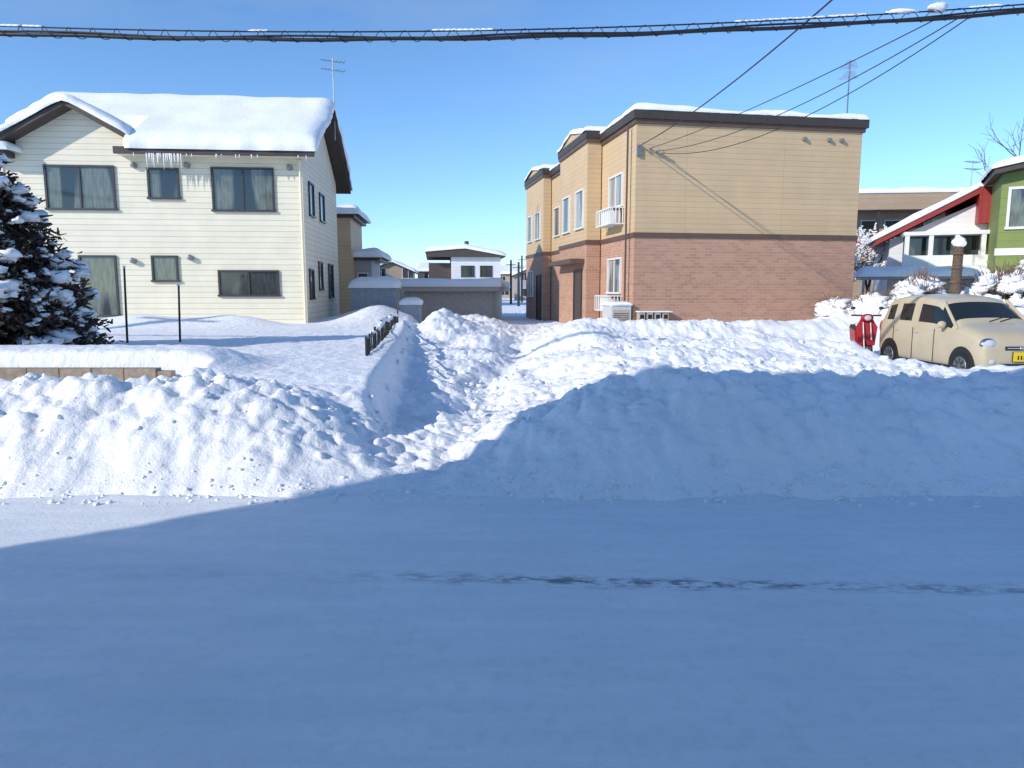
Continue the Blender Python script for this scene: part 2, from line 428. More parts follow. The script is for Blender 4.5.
b.window('F',0,-4.57,-3.9,1.97,2.66,DFRAME,GLASS,1,.06)
b.window('F',0,-2.6,-.87,1.52,2.22,DFRAME,GLASSD,2,.06)
b.window('R',0,1.0,1.7,4.1,5.1,DFRAME,GLASS,1); b.window('R',0,2.9,3.7,4.1,5.0,DFRAME,GLASS,1)
b.window('R',0,.6,1.2,1.4,2.3,DFRAME,GLASSD,1); b.window('R',0,2.3,2.9,1.7,2.6,DFRAME,GLASSD,1); b.window('R',0,4.3,5.2,1.4,2.6,DFRAME,GLASSD,1)
b.build('windows',hs)
b=MB()
for x,z in ((-4.95,5.4),(-1.8-1.6,5.42),(-.35,5.4),(-5.15,2.55),(-3.45,2.65)):
    b.cyl((x,-.12,z),(x,0,z),.08,.09,METAL,12)
    b.blob((x,-.12,z+.02),(.08,.06,.08),METAL,10,6,0)
b.build('vents',hs)
b=MB()
for i in range(40):
    x=-4.4+random.gauss(.45,.35) if i<26 else random.uniform(-4.6,.3)
    L=random.uniform(.12,.5) if i<26 else random.uniform(.05,.15)
    b.cyl((x,-.58,ze-.2),(x,-.58,ze-.2-L),.018,.003,SNOW,5)
b.build('icicles',hs)
def antenna(par,x,y,z0,z1,rot=0):
    b=MB(); b.cyl((x,y,z0),(x,y,z1),.024,.02,METAL,6)
    c,s=math.cos(rot),math.sin(rot)
    for k,zz in enumerate((z1-.1,z1-.4)):
        b.cyl((x-.42*c,y-.42*s,zz),(x+.42*c,y+.42*s,zz),.012,.012,METAL,5)
        for i in range(7):
            t=-.4+.8*i/6; L=.12+.15*(i/6)
            b.cyl((x+t*c+L*s,y+t*s-L*c,zz+.01),(x+t*c-L*s,y+t*s+L*c,zz+.01),.008,.008,METAL,4)
    b.build('antenna',par)
antenna(hs,.48,3.8,7.0,9.8,R(20))
an=empty('tan_annex_house',(-9.5,31.0,0),R(5))
b=MB(); b.box(0,2.55,0,4,0,4.75,TANW); b.box(-.1,2.75,-.2,4.2,4.75,4.9,BROWN)
b.box(2.55,3.3,1,5,0,3.0,GREYW); b.window('F',1,2.7,3.1,1.6,2.4,WFRAME,GLASSD,1); b.box(2.4,3.7,.7,5.2,3.0,3.12,BROWN)
b.build('walls',an); snowcap('roof_snow',an,-.1,2.95,-.3,4.2,lambda x,y:4.9,.42); snowcap('porch_snow',an,2.3,3.85,.6,5.2,lambda x,y:3.12,.4)

# ---------------------------------------------------------------- apartment building
ap=empty('two_storey_apartment_building',(3.5,20.7,0),R(10))
W,D=7.04,14.2
b=MB()
def block(x0,x1,y0,y1,top=6.3,cor=True,pj=.12):
    b.box(x0,x1,y0,y1,-.2,3.16,BRICK)
    b.box(x0-.035,x1+.035,y0-.035,y1+.035,3.16,3.30,BELT)
    b.box(x0,x1,y0,y1,3.30,top,TANW)
    if cor:
        b.box(x0-.06,x1+.06,y0-.06,y1+.06,top,top+.12,BELT)
        b.box(x0-pj,x1+pj,y0-pj,y1+pj,top+.12,top+.36,BROWN)
block(0,W,0,D)
block(-.5,-.036,3.2,6.9,6.40,pj=.08); block(-.36,-.036,10.4,D-.02,6.40,pj=.08)
b.prism([(3.6,6.76),(6.5,6.76),(6.3,6.88),(5.05,7.05),(3.8,6.88)],'x',-.56,.0,TANW)
b.prism([(10.8,6.76),(13.6,6.76),(12.3,7.0)],'x',-.42,.0,TANW)
b.box(-.16,-.12,.3,.36,.2,6.3,BELT)
b.build('walls',ap)
snowcap('roof_snow',ap,-.13,W+.13,-.13,D+.13,lambda x,y:6.66,.17,bulge=.02,na=.4)
snowcap('parapet_snow',ap,-.62,.3,3.1,7.0,lambda x,y:6.76+.28*max(0,1-abs(y-5.05)/1.5),.2,bulge=.02)
snowcap('parapet_snow_2',ap,-.5,.3,10.4,14.2,lambda x,y:6.76+.23*max(0,1-abs(y-12.3)/1.5),.2,bulge=.02)
b=MB()
b.window('L',0,1.1,2.3,4.2,5.1,WFRAME,GLASSL,2); b.window('L',0,1.1,2.3,1.6,2.6,WFRAME,GLASSL,2)
b.window('L',-.5,3.6,4.5,3.75,4.95,WFRAME,GLASSL,1); b.window('L',-.5,5.4,6.3,3.75,4.95,WFRAME,GLASSL,1)
b.window('L',0,7.5,8.3,3.9,5.0,WFRAME,GLASS,1); b.window('L',0,8.9,9.8,3.9,5.0,WFRAME,GLASS,1)
b.window('L',0,7.6,8.4,1.4,2.5,WFRAME,GLASS,1)
b.window('L',-.36,11,12,3.9,5.0,WFRAME,GLASS,2); b.window('L',-.36,12.8,13.6,3.9,5.0,WFRAME,GLASS,1)
b.window('L',-.36,12.5,13.5,1.4,2.5,WFRAME,GLASS,2)
b.window('L',-.5,3.7,4.6,.25,2.3,DFRAME,DKBR,1); b.window('L',-.36,10.8,11.6,.25,2.3,DFRAME,DKBR,1)
b.box(-1.0,-.51,3.4,6.6,2.55,2.7,BELT)
b.build('windows_and_doors',ap)
b=MB()
def rack(y0,y1,z0,z1,pl=0,d=.42):
    for z in (z0,z1-.03): b.box(pl-d,pl,y0,y1,z,z+.03,WHITE)
    for i in range(9):
        y=y0+(y1-y0-.025)*i/8; b.box(pl-d,pl-d+.025,y,y+.025,z0+.03,z1-.03,WHITE)
    for k in range(4):
        x=pl-d*k/4-.05; b.box(x,x+.025,y0,y0+.025,z0+.03,z1-.03,WHITE)
    b.box(pl-d+.06,pl-.05,y0+.12,y1-.35,z0+.04,z1-.08,WHITE)
rack(.95,2.45,3.62,4.12); rack(.95,2.45,1.02,1.5)
b.build('balcony_racks',ap)
b=MB()
b.box(-.66,-.08,-.1,.8,0,1.22,GREYP); b.box(-.62,-.13,-.106,-.1,.35,1.1,SHEDW)
for i in range(7): b.box(-.6,-.15,-.11,-.106,.62+i*.06,.64+i*.06,DMETAL)
for i in range(4):
    x=.12+i*.24
    b.box(x,x+.18,-.22,-.02,.62,1.02,SHEDW); b.cyl((x+.07,-.1,.2),(x+.07,-.1,.62),.02,.02,METAL,6)
    b.box(x+.03,x+.15,-.225,-.22,.84,.96,DMETAL)
b.box(.08,1.1,-.24,-.01,.56,.60,DMETAL)
for x in (5.15,5.95,6.35): b.cyl((x,-.1,6.05),(x,0,6.05),.05,.07,METAL,10)
b.box(.02,.12,-.08,0,5.4,5.7,METAL)
b.build('meters_and_heater',ap,bevel=.008)
snowcap('heater_snow',ap,-.68,-.06,-.12,.82,lambda x,y:1.22,.12); snowcap('meter_snow',ap,.1,1.08,-.24,0,lambda x,y:1.03,.04)
antenna(ap,6.8,.45,6.5,8.45,R(60))

# ---------------------------------------------------------------- background buildings
def house(name,loc,w,d,h,wall,rot=0,gable=0,wins=(),snow=.35,axis_='x',fr=WFRAME,gl=GLASSD,roof=BROWN):
    e=empty(name,loc,R(rot)); b=MB()
    if gable:
        if axis_=='x': b.prism([(0,0),(d,0),(d,h),(d/2,h+gable),(0,h)],'x',0,w,wall)
        else: b.prism([(0,0),(w,0),(w,h),(w/2,h+gable),(0,h)],'y',0,d,wall)
    else: b.box(0,w,0,d,0,h,wall)
    b.build('walls',e)
    b=MB(); o=.35
    if not gable:
        b.box(-o,w+o,-o,d+o,h,h+.2,roof); zf=lambda x,y:h+.2
    elif axis_=='x':
        k=gable/(d/2); zf=lambda x,y:h+.12+gable-abs(y-d/2)*k
        b.slab([(-o,-o,zf(0,-o)),(w+o,-o,zf(0,-o)),(w+o,d/2,zf(0,d/2)),(-o,d/2,zf(0,d/2))],.15,roof)
        b.slab([(-o,d/2+.002,zf(0,d/2)),(w+o,d/2+.002,zf(0,d/2)),(w+o,d+o,zf(0,d+o)),(-o,d+o,zf(0,d+o))],.15,roof)
    else:
        k=gable/(w/2); zf=lambda x,y:h+.12+gable-abs(x-w/2)*k
        b.slab([(-o,-o,zf(-o,0)),(w/2,-o,zf(w/2,0)),(w/2,d+o,zf(w/2,0)),(-o,d+o,zf(-o,0))],.15,roof)
        b.slab([(w/2+.002,-o,zf(w/2,0)),(w+o,-o,zf(w+o,0)),(w+o,d+o,zf(w+o,0)),(w/2+.002,d+o,zf(w/2,0))],.15,roof)
    b.build('roof',e); snowcap('roof_snow',e,-o-.05,w+o+.05,-o-.05,d+o,zf,snow,step=.5)
    b=MB()
    for a0,a1,z0,z1 in wins: b.window('F',0,a0,a1,z0,z1,fr,gl,2 if a1-a0>.9 else 1)
    if wins: b.build('windows',e)
    return e
e=empty('white_and_brown_house',(-5.4,64,0),R(6)); b=MB()
b.box(0,4.4,0,7,0,4.6,WSID); b.box(-2.0,-.002,.6,7,0,4.1,DKBR)
b.prism([(-2.2,4.6),(4.8,4.6),(4.8,4.7),(1.2,5.35),(-2.2,5.05)],'y',-.4,7,DKBR)
b.window('F',0,.9,2.0,2.9,3.8,DFRAME,GLASSD,2); b.window('F',0,2.6,3.6,2.9,3.8,DFRAME,GLASSD,2); b.box(-.3,1.4,-1.2,-.01,2.0,2.2,DKBR)
b.window('F',0,3,3.8,.9,1.8,DFRAME,GLASSD,1)
b.build('walls',e); snowcap('roof_snow',e,-2.3,4.9,-.5,7,lambda x,y: interp(x,[(-2.2,5.05),(1.2,5.35),(4.8,4.7)]),.4,step=.5)
b=MB(); b.cyl((1.5,3,5.3),(1.5,3,6.2),.2,.2,DKBR,8); b.build('chimney',e)
house('low_garage',(-4.75,31.5,0),3.9,5,1.62,SHEDW,-4,0,snow=.36,roof=SHEDW)
sh=empty('small_storage_shed',(-6.0,26.6,0),R(5)); b=MB(); b.box(0,1.7,0,1.6,0,1.75,TIN)
for i in range(7): b.box(.1+i*.23,.14+i*.23,-.02,0,.1,1.7,TIN)
b.build('walls',sh); snowcap('roof_snow',sh,-.08,1.78,-.1,1.7,lambda x,y:1.75,.42)
sh=empty('outdoor_fuel_tank',(-4.0,25.5,0),R(5)); b=MB(); b.box(0,.75,0,.5,.5,1.15,TIN)
for x in(.05,.65):
    for y in(.05,.4): b.box(x,x+.04,y,y+.04,0,.5,METAL)
b.build('tank',sh,bevel=.06); snowcap('snow',sh,-.02,.77,-.02,.52,lambda x,y:1.15,.25)
W2=[(.8,1.8,3.0,4.0),(3.6,4.8,3.0,4.0),(1,2.4,.9,1.9)]
house('tan_house',(-15.5,78,0),4.6,7,3.7,TAUPE,5,1.0,W2,axis_='y')
house('grey_house',(-11.3,86,0),5.5,7,3.9,TANW,0,.8,W2)
house('brown_house',(-21,70,0),5,7,4.2,TAUPE,0,1.0,W2)
house('distant_house',(.3,95,0),5.5,8,3.6,GREYW,0,1.2,W2,axis_='y')
house('distant_house',(-2.9,120,0),5.5,8,4.4,TAUPE,0,1.2,W2)
house('distant_house',(3.2,110,0),6,8,4.4,WSID,0,1.0,W2)
house('distant_house',(30,70,0),8,8,5,TAUPE,0,1.0,W2)
house('distant_house',(-30,60,0),8,8,5,WSID,0,1.5,W2)
e=empty('brown_apartment_block',(17.0,42,0),R(-6)); b=MB()
FA=siding('tan_band_siding',(.42,.30,.20),.3,.07,.8)
b.box(0,10.5,0,8,0,6.1,TAUPE); b.box(-.3,10.9,-1.3,8.2,6.1,7.0,FA)
b.box(-.2,10.8,-1.2,0,3.3,3.5,FA); b.box(-.2,10.8,-1.2,-1.1,3.5,4.6,FA)
for x in (0,3.5,7,10.4): b.box(x,x+.15,-1.19,-1.05,0,3.3,BROWN); b.box(x,x+.15,-1.19,-1.05,4.6,6.1,BROWN)
for i in range(5):
    b.box(.2+i*2.1,1.5+i*2.1,-1.24,-1.203,3.55,4.5,RED)
for i in range(4):
    b.window('F',0,.5+i*2.6,1.3+i*2.6,3.5,5.6,WFRAME,DKBR,1); b.window('F',0,1.8+i*2.6,2.7+i*2.6,4.6,5.6,WFRAME,GLASSD,1)
    b.window('F',0,1.8+i*2.6,2.7+i*2.6,1.2,2.3,WFRAME,GLASSD,1)
b.build('walls',e); snowcap('roof_snow',e,-.3,10.9,-1.35,8.2,lambda x,y:7.0,.3,step=.4)
e=empty('white_house_with_red_roof',(15.9,30.4,0),R(-22)); b=MB()
b.prism([(0,0),(4.5,0),(4.5,5.3),(3.4,5.3),(0,3.75)],'y',0,7,WSID)
b.build('walls',e); b=MB()
b.slab([(-.6,-.5,3.75),(3.0,-.5,5.7),(3.0,7,5.7),(-.6,7,3.75)],.24,RED)
b.box(3.002,4.7,-.55,7,4.3,5.72,RED)
for i in range(7): b.box(3.05+i*.22,3.08+i*.22,-.57,-.551,4.31,5.7,RED)
b.build('red_roof',e)
snowcap('roof_snow',e,-.7,3.2,-.55,7,lambda x,y:3.75+(x+.6)*1.95/3.6,.26,step=.3); snowcap('roof_snow_upper',e,2.9,4.8,-.6,7,lambda x,y:5.72,.2,step=.3)
b=MB()
b.box(.5,3.2,-.02,0,2.9,3.85,GLASSD)
for x in(.45,1.3,2.2,3.1): b.box(x,x+.16,-1,-.86,3.05,3.85,WHITE)
b.box(.4,3.4,-1.02,-.86,2.5,3.05,WHITE); b.box(.4,3.4,-.86,0,2.4,2.5,WHITE); b.box(.4,3.4,-1.03,0,3.85,4.0,WHITE)
b.window('F',0,.6,2.4,.9,1.9,WFRAME,GLASSD,2); b.window('F',0,3.6,4.2,2.7,3.5,WFRAME,GLASSD,1)
b.box(-1.2,3.2,-2.2,-.0,2.1,2.2,TIN)
for x in(-1.1,1,3.0): b.box(x,x+.1,-2.15,-2.05,0,2.1,METAL)
b.build('balcony_and_canopy',e); snowcap('canopy_snow',e,-1.3,3.3,-2.3,-.05,lambda x,y:2.2,.4)
antenna(e,3.3,3,5.5,7.3,R(40))
e=empty('green_house',(17.45,26,0),R(-28)); b=MB()
b.prism([(0,0),(8,0),(8,7.2),(0,5.75)],'y',0,7,GREEN)
b.build('walls',e); b=MB(); b.slab([(-.3,-.6,5.9),(8,-.6,7.44),(8,7,7.44),(-.3,7,5.9)],.2,BROWN); b.build('roof',e)
b=MB(); b.window('F',0,.3,2.2,3.9,5.2,WFRAME,GLASS,2,.09); b.window('F',0,.5,2.2,1.0,2.2,WFRAME,GLASS,2,.08); b.box(-.05,8,-.04,-.005,2.9,3.15,WHITE)
b.build('windows',e); snowcap('roof_snow',e,-.4,8,-.68,7,lambda x,y:5.9+(x+.3)*.1855,.3,step=.3)
e=empty('flat_roofed_building',(0,0,0)); b=MB()
b.box(-11.3,4.0,-10,-1.6,-.1,7.3,WBRIGHT); b.box(-11.4,4.2,-10.2,-1.3,7.3,7.6,BROWN)
for i in range(5):
    b.window('B',-1.6,-9.8+i*2.8,-8.2+i*2.8,4.3,5.6,WFRAME,GLASS,2)
    if i!=3: b.window('B',-1.6,-9.8+i*2.8,-8.2+i*2.8,1.1,2.3,WFRAME,GLASS,2)
b.window('B',-1.6,-1.2,-.3,.1,2.1,DFRAME,DKBR,1)
b.build('walls',e); snowcap('roof_snow',e,-11.3,4,-10,-1.6,lambda x,y:7.6,.1,step=.5)

# ---------------------------------------------------------------- walls, fences, posts
e=empty('concrete_block_wall',(0,0,0)); b=MB()
for r in range(4):
    for i in range(25):
        x0=-14.2+i*.4-(.2 if r%2 else 0); 
        b.box(x0+.004,x0+.396,8.72,8.87,-.1+r*.2,.094+r*.2,CONC)
b.box(-14.2,-4.22,8.735,8.855,-.1,.66,CONC); b.build('blocks',e,bevel=.006)
e=empty('black_iron_fence',(0,0,0)); b=MB()
P0=Vector((-2.3,11.2,0)); P1=Vector((-3.45,21.5,0)); n=60
def ft(t): return .95+.04*math.sin(t*19)-.12*ss(.3,0,t)
for i in range(n+1):
    p=P0.lerp(P1,i/n); q=ft(i/n)
    b.cyl((p.x,p.y,.3),(p.x+.02*math.sin(i),p.y,q+.04),.012,.012,DMETAL,5)
    if i%10==0: b.cyl((p.x,p.y,.2),(p.x,p.y,q+.1),.025,.025,DMETAL,6)
    if i<n:
        p2=P0.lerp(P1,(i+1)/n); q2=ft((i+1)/n)
        b.cyl((p.x,p.y,q),(p2.x,p2.y,q2),.018,.018,DMETAL,5); b.cyl((p.x,p.y,q-.22),(p2.x,p2.y,q2-.22),.015,.015,DMETAL,5)
        if random.random()<.35: b.blob((p.x,p.y,q+.03),(.05,.12,.04),SNOW,8,5,.3)
b.build('railing',e)
for x,y,z in ((-7.6,14,2.1),(-6.7,14.3,1.75)):
    e=empty('garden_stake',(x,y,0)); b=MB(); b.cyl((0,0,.3),(.05,0,z),.024,.02,DMETAL,6); b.blob((.05,0,z+.01),(.035,.035,.03),SNOW,8,5,.2)
    b.build('stake',e)

# ---------------------------------------------------------------- cables and poles
def tube(name,pts,r,mat,par,res=2):
    cu=bpy.data.curves.new(name,'CURVE'); cu.dimensions='3D'; sp=cu.splines.new('POLY'); sp.points.add(len(pts)-1)
    for i,p in enumerate(pts): sp.points[i].co=(*p,1)
    cu.bevel_depth=r; cu.bevel_resolution=res; cu.materials.append(mat)
    o=bpy.data.objects.new(name,cu); COL.objects.link(o); o.parent=par; return o
def cz(x): return 5.01+.0040*(x+2.5)**2
e=empty('overhead_cable')
X=[-22+i*.25 for i in range(141)]
tube('messenger_wire',[(x,10,cz(x)+.06) for x in X],.010,RUB,e)
tube('telecom_cable',[(x,10,cz(x)-.035+.008*math.sin(x*3)) for x in X],.026,RUB,e)
tube('second_cable',[(x,10.03,cz(x)+.005+.016*math.sin(x*2+1)) for x in X],.014,RUB,e)
tube('spiral_hanger',[(-22+i*.02,10+.055*math.cos(i*.02*2*math.pi/.32),cz(-22+i*.02)+.0+.07*math.sin(i*.02*2*math.pi/.32)) for i in range(1750)],.005,RUB,e,1)
b=MB()
x=-22
while x<13:
    L=random.uniform(.1,.9)
    if random.random()<(.55 if (x>2.5 or x<-5) else .25):
        k=int(L/.08)+1
        for i in range(k): b.blob((x+i*.08,10,cz(x+i*.08)+.072),(.07,.02,.016),SNOW,6,4,.3)
    x+=L+.1
b.blob((5.65,10,cz(5.65)+.10),(.13,.06,.06),SNOW,10,7,.3); b.blob((5.2,10,cz(5.2)+.08),(.2,.04,.03),SNOW,10,7,.3)
b.build('snow',e,smooth=True)
for px in (-22,13):
    e=empty('utility_pole',(px,10.15,0)); b=MB(); b.cyl((0,0,-.2),(0,0,9.5),.17,.12,CONCG,14)
    b.box(-.9,.9,-.05,.05,8.6,8.7,METAL); b.cyl((0,-.12,cz(px)-.15),(0,-.12,cz(px)+.2),.05,.05,METAL,6); b.build('pole',e)
def wire(name,a,c,sag,r,par):
    a=Vector(a);c=Vector(c); pts=[]
    for i in range(41):
        t=i/40; p=a.lerp(c,t); p.z-=4*sag*t*(1-t); pts.append(p)
    tube(name,pts,r,RUB,par)
e=empty('service_drop_wires')
wire('wire_1',(3.62,20.62,5.7),(4.9,-1.3,6.5),.62,.012,e)
wire('wire_2',(4.1,20.7,5.55),(6.0,10,5.28),.35,.008,e)
wire('wire_3',(4.25,20.72,5.5),(6.15,10,5.3),.55,.008,e)
wire('wire_4',(3.9,20.66,5.62),(5.7,10,5.26),.12,.008,e)
b=MB()
for x,z in ((3.62,5.7),(3.9,5.62),(4.1,5.55),(4.25,5.5)):
    b.cyl((x,20.55+ (x-3.5)*.17,z),(x,20.8,z),.025,.025,METAL,6); b.blob((x,20.52+(x-3.5)*.17,z),.045,METAL,8,6,0)
b.build('insulators',e)

# ---------------------------------------------------------------- vegetation
def conifer():
    e=empty('snowy_conifer_tree',(-8.95,12.0,.35)); t=MB(); t.cyl((0,0,0),(0,0,3.3),.14,.03,BARK,10)
    f=MB(); s=MB(); Ht=3.85; rnd=random.Random(3)
    def rad(z): return 1.95*(1-z/Ht)**.72*(.95 if z>.25 else .85)
    for k in range(520):
        z=Ht*(1-rnd.random()**.6)*.98; a=rnd.uniform(0,2*math.pi); Rr=rad(z)*rnd.uniform(.78,1.1)
        tip=Vector((math.cos(a)*Rr,math.sin(a)*Rr,z-.10+rnd.uniform(-.1,.1)))
        base=Vector((0,0,min(Ht*.95,z+.1))); t.cyl(base,tip,.02,.006,BARK,4,False)
        nn=int(35+75*Rr/2)
        for i in range(nn):
            q=1-.55*rnd.random()**1.3; p=base.lerp(tip,q)+Vector((rnd.gauss(0,.12),rnd.gauss(0,.12),rnd.gauss(0,.09)))
            d=Vector((math.cos(a)+rnd.gauss(0,.6),math.sin(a)+rnd.gauss(0,.6),rnd.gauss(.1,.6))).normalized()
            L=rnd.uniform(.06,.15); w=Vector((rnd.gauss(0,1),rnd.gauss(0,1),rnd.gauss(0,1))).cross(d).normalized()*.027
            f.faces([p-w,p+w,p+d*L+w*.4,p+d*L-w*.4],[(0,1,2,3)],CONIF if rnd.random()<.7 else CONIF2)
        if rnd.random()<.42:
            q=rnd.uniform(.86,1.05); p=base.lerp(tip,q); big=rnd.random()<.35
            for j in range(rnd.randint(4,9) if big else rnd.randint(2,4)):
                pp=p+Vector((rnd.gauss(0,.13),rnd.gauss(0,.13),.05+rnd.uniform(-.05,.09)))
                r_=rnd.uniform(.06,.15) if big else rnd.uniform(.03,.09)
                s.blob(pp,(r_*1.2,r_*1.2,r_*.75),SNOW,9,6,.55,6,.6)
    t.build('trunk_and_limbs',e); f.build('needles',e); s.build('snow_clumps',e,smooth=True)
conifer()
def baretree(name,loc,h,spread=.5,seed=1,snow=False,levels=5,r0=None,mat=BARK):
    rnd=random.Random(seed); e=empty(name,loc); b=MB(); s=MB()
    def br(p,d,L,r,lv):
        q=p
        for k in range(3):
            d=(d+Vector((rnd.gauss(0,.1),rnd.gauss(0,.1),.04))).normalized(); q2=q+d*L/3
            b.cyl(q,q2,r*(1-.12*k),r*(1-.12*(k+1)),mat,5 if lv<2 else 3,False)
            if snow and lv>=2 and rnd.random()<.6: s.blob((q+q2)/2+Vector((0,0,r+.01)),(L*.16,L*.16,.03),SNOW,6,4,.3)
            q=q2
            if lv<levels and k>0:
                for _ in range(rnd.choice((1,2,2))):
                    dd=(d+Vector((rnd.gauss(0,spread),rnd.gauss(0,spread),rnd.gauss(.1,.3)))).normalized()
                    br(q,dd,L*rnd.uniform(.55,.78),r*.55,lv+1)
    br(Vector((0,0,0)),Vector((0,0,1)),h*.38,r0 or h*.02,0)
    b.build('branches',e)
    if snow: s.build('branch_snow',e,smooth=True)
    return e
baretree('bare_tree',(27.0,37,0),11.0,.55,4)
baretree('bare_tree',(16.6,33.5,.3),5.0,.6,5,True)
baretree('bare_tree',(15.8,34,.3),4.4,.6,8,True)
def bush(name,loc,rx,rz,seed):
    rnd=random.Random(seed); e=empty(name,loc); b=MB(); s=MB()
    for i in range(150):
        a=rnd.uniform(0,6.28); el=rnd.uniform(.1,1.5)
        d=Vector((math.cos(a)*math.cos(el),math.sin(a)*math.cos(el),math.sin(el)))
        p=Vector((d.x*rx,d.y*rx,d.z*rz*1.6))*rnd.uniform(.9,1.2); b.cyl((0,0,0),p,.015,.007,TWIG,4,False)
        for k in range(3): b.cyl(p*.7,p+Vector((rnd.gauss(0,.15),rnd.gauss(0,.15),rnd.gauss(0,.12))),.009,.005,TWIG,3,False)
    for i in range(120):
        a=rnd.uniform(0,6.28); el=math.asin(rnd.uniform(.05,1))
        p=Vector((math.cos(a)*math.cos(el)*rx,math.sin(a)*math.cos(el)*rx,math.sin(el)*rz*1.6))*rnd.uniform(.8,1)
        r_=rnd.uniform(.06,.19); s.blob(p,(r_*1.2,r_*1.2,r_*.75),SNOW,9,6,.5,5,.7)
    b.build('twigs',e); s.build('snow_clumps',e,smooth=True)
bush('snowy_bush',(10.75,18.9,1.0),.72,.56,1); bush('snowy_bush',(12.7,18.5,1.1),.95,.62,2); bush('snowy_bush',(9.75,19.3,.9),.45,.36,3)
bush('snowy_bush',(11.7,20.6,1.05),.7,.6,9); bush('snowy_bush',(14.4,19.6,1.3),1.0,.7,5); bush('snowy_bush',(9.2,20.3,.8),.42,.35,15)
e=empty('wrapped_tree_trunk',(11.25,18.2,.5)); b=MB(); b.cyl((0,0,0),(.02,0,2.3),.14,.11,plain('straw_wrap',(.12,.08,.055),.95,var=.4,scale=25),12)
for i in range(6): b.cyl((.0,0,.3+i*.35),(.0,0,.34+i*.35),.15,.148,TWIG,12)
b.blob((.02,0,2.35),(.17,.17,.14),SNOW,12,8,.2); b.build('trunk',e,smooth=False)
rnd=random.Random(11); b=MB()
for i in range(150):
    x=rnd.uniform(-90,110); y=rnd.uniform(125,170); h=rnd.uniform(4,8)
    b.cyl((x,y,0),(x,y,h*.8),.12,.04,BARK,4,False)
    for k in range(26):
        z=rnd.uniform(.25,.95)*h; a=rnd.uniform(0,6.28); L=(1.05-z/h)*h*.35+.3
        b.cyl((x,y,z*.8),(x+math.cos(a)*L,y+math.sin(a)*L,z*.8+L*.8),.05,.015,BARK,3,False)
b.build('distant_trees')
for x,y,h in ((-.1,70,4.6),(1.1,80,5.5),(-14,75,6),(.55,60,4)):
    e=empty('utility_pole',(x,y,0)); b=MB(); b.cyl((0,0,0),(0,0,h),.12,.09,DMETAL,8); b.box(-.5,.5,-.04,.04,h-.5,h-.42,METAL); b.build('pole',e)

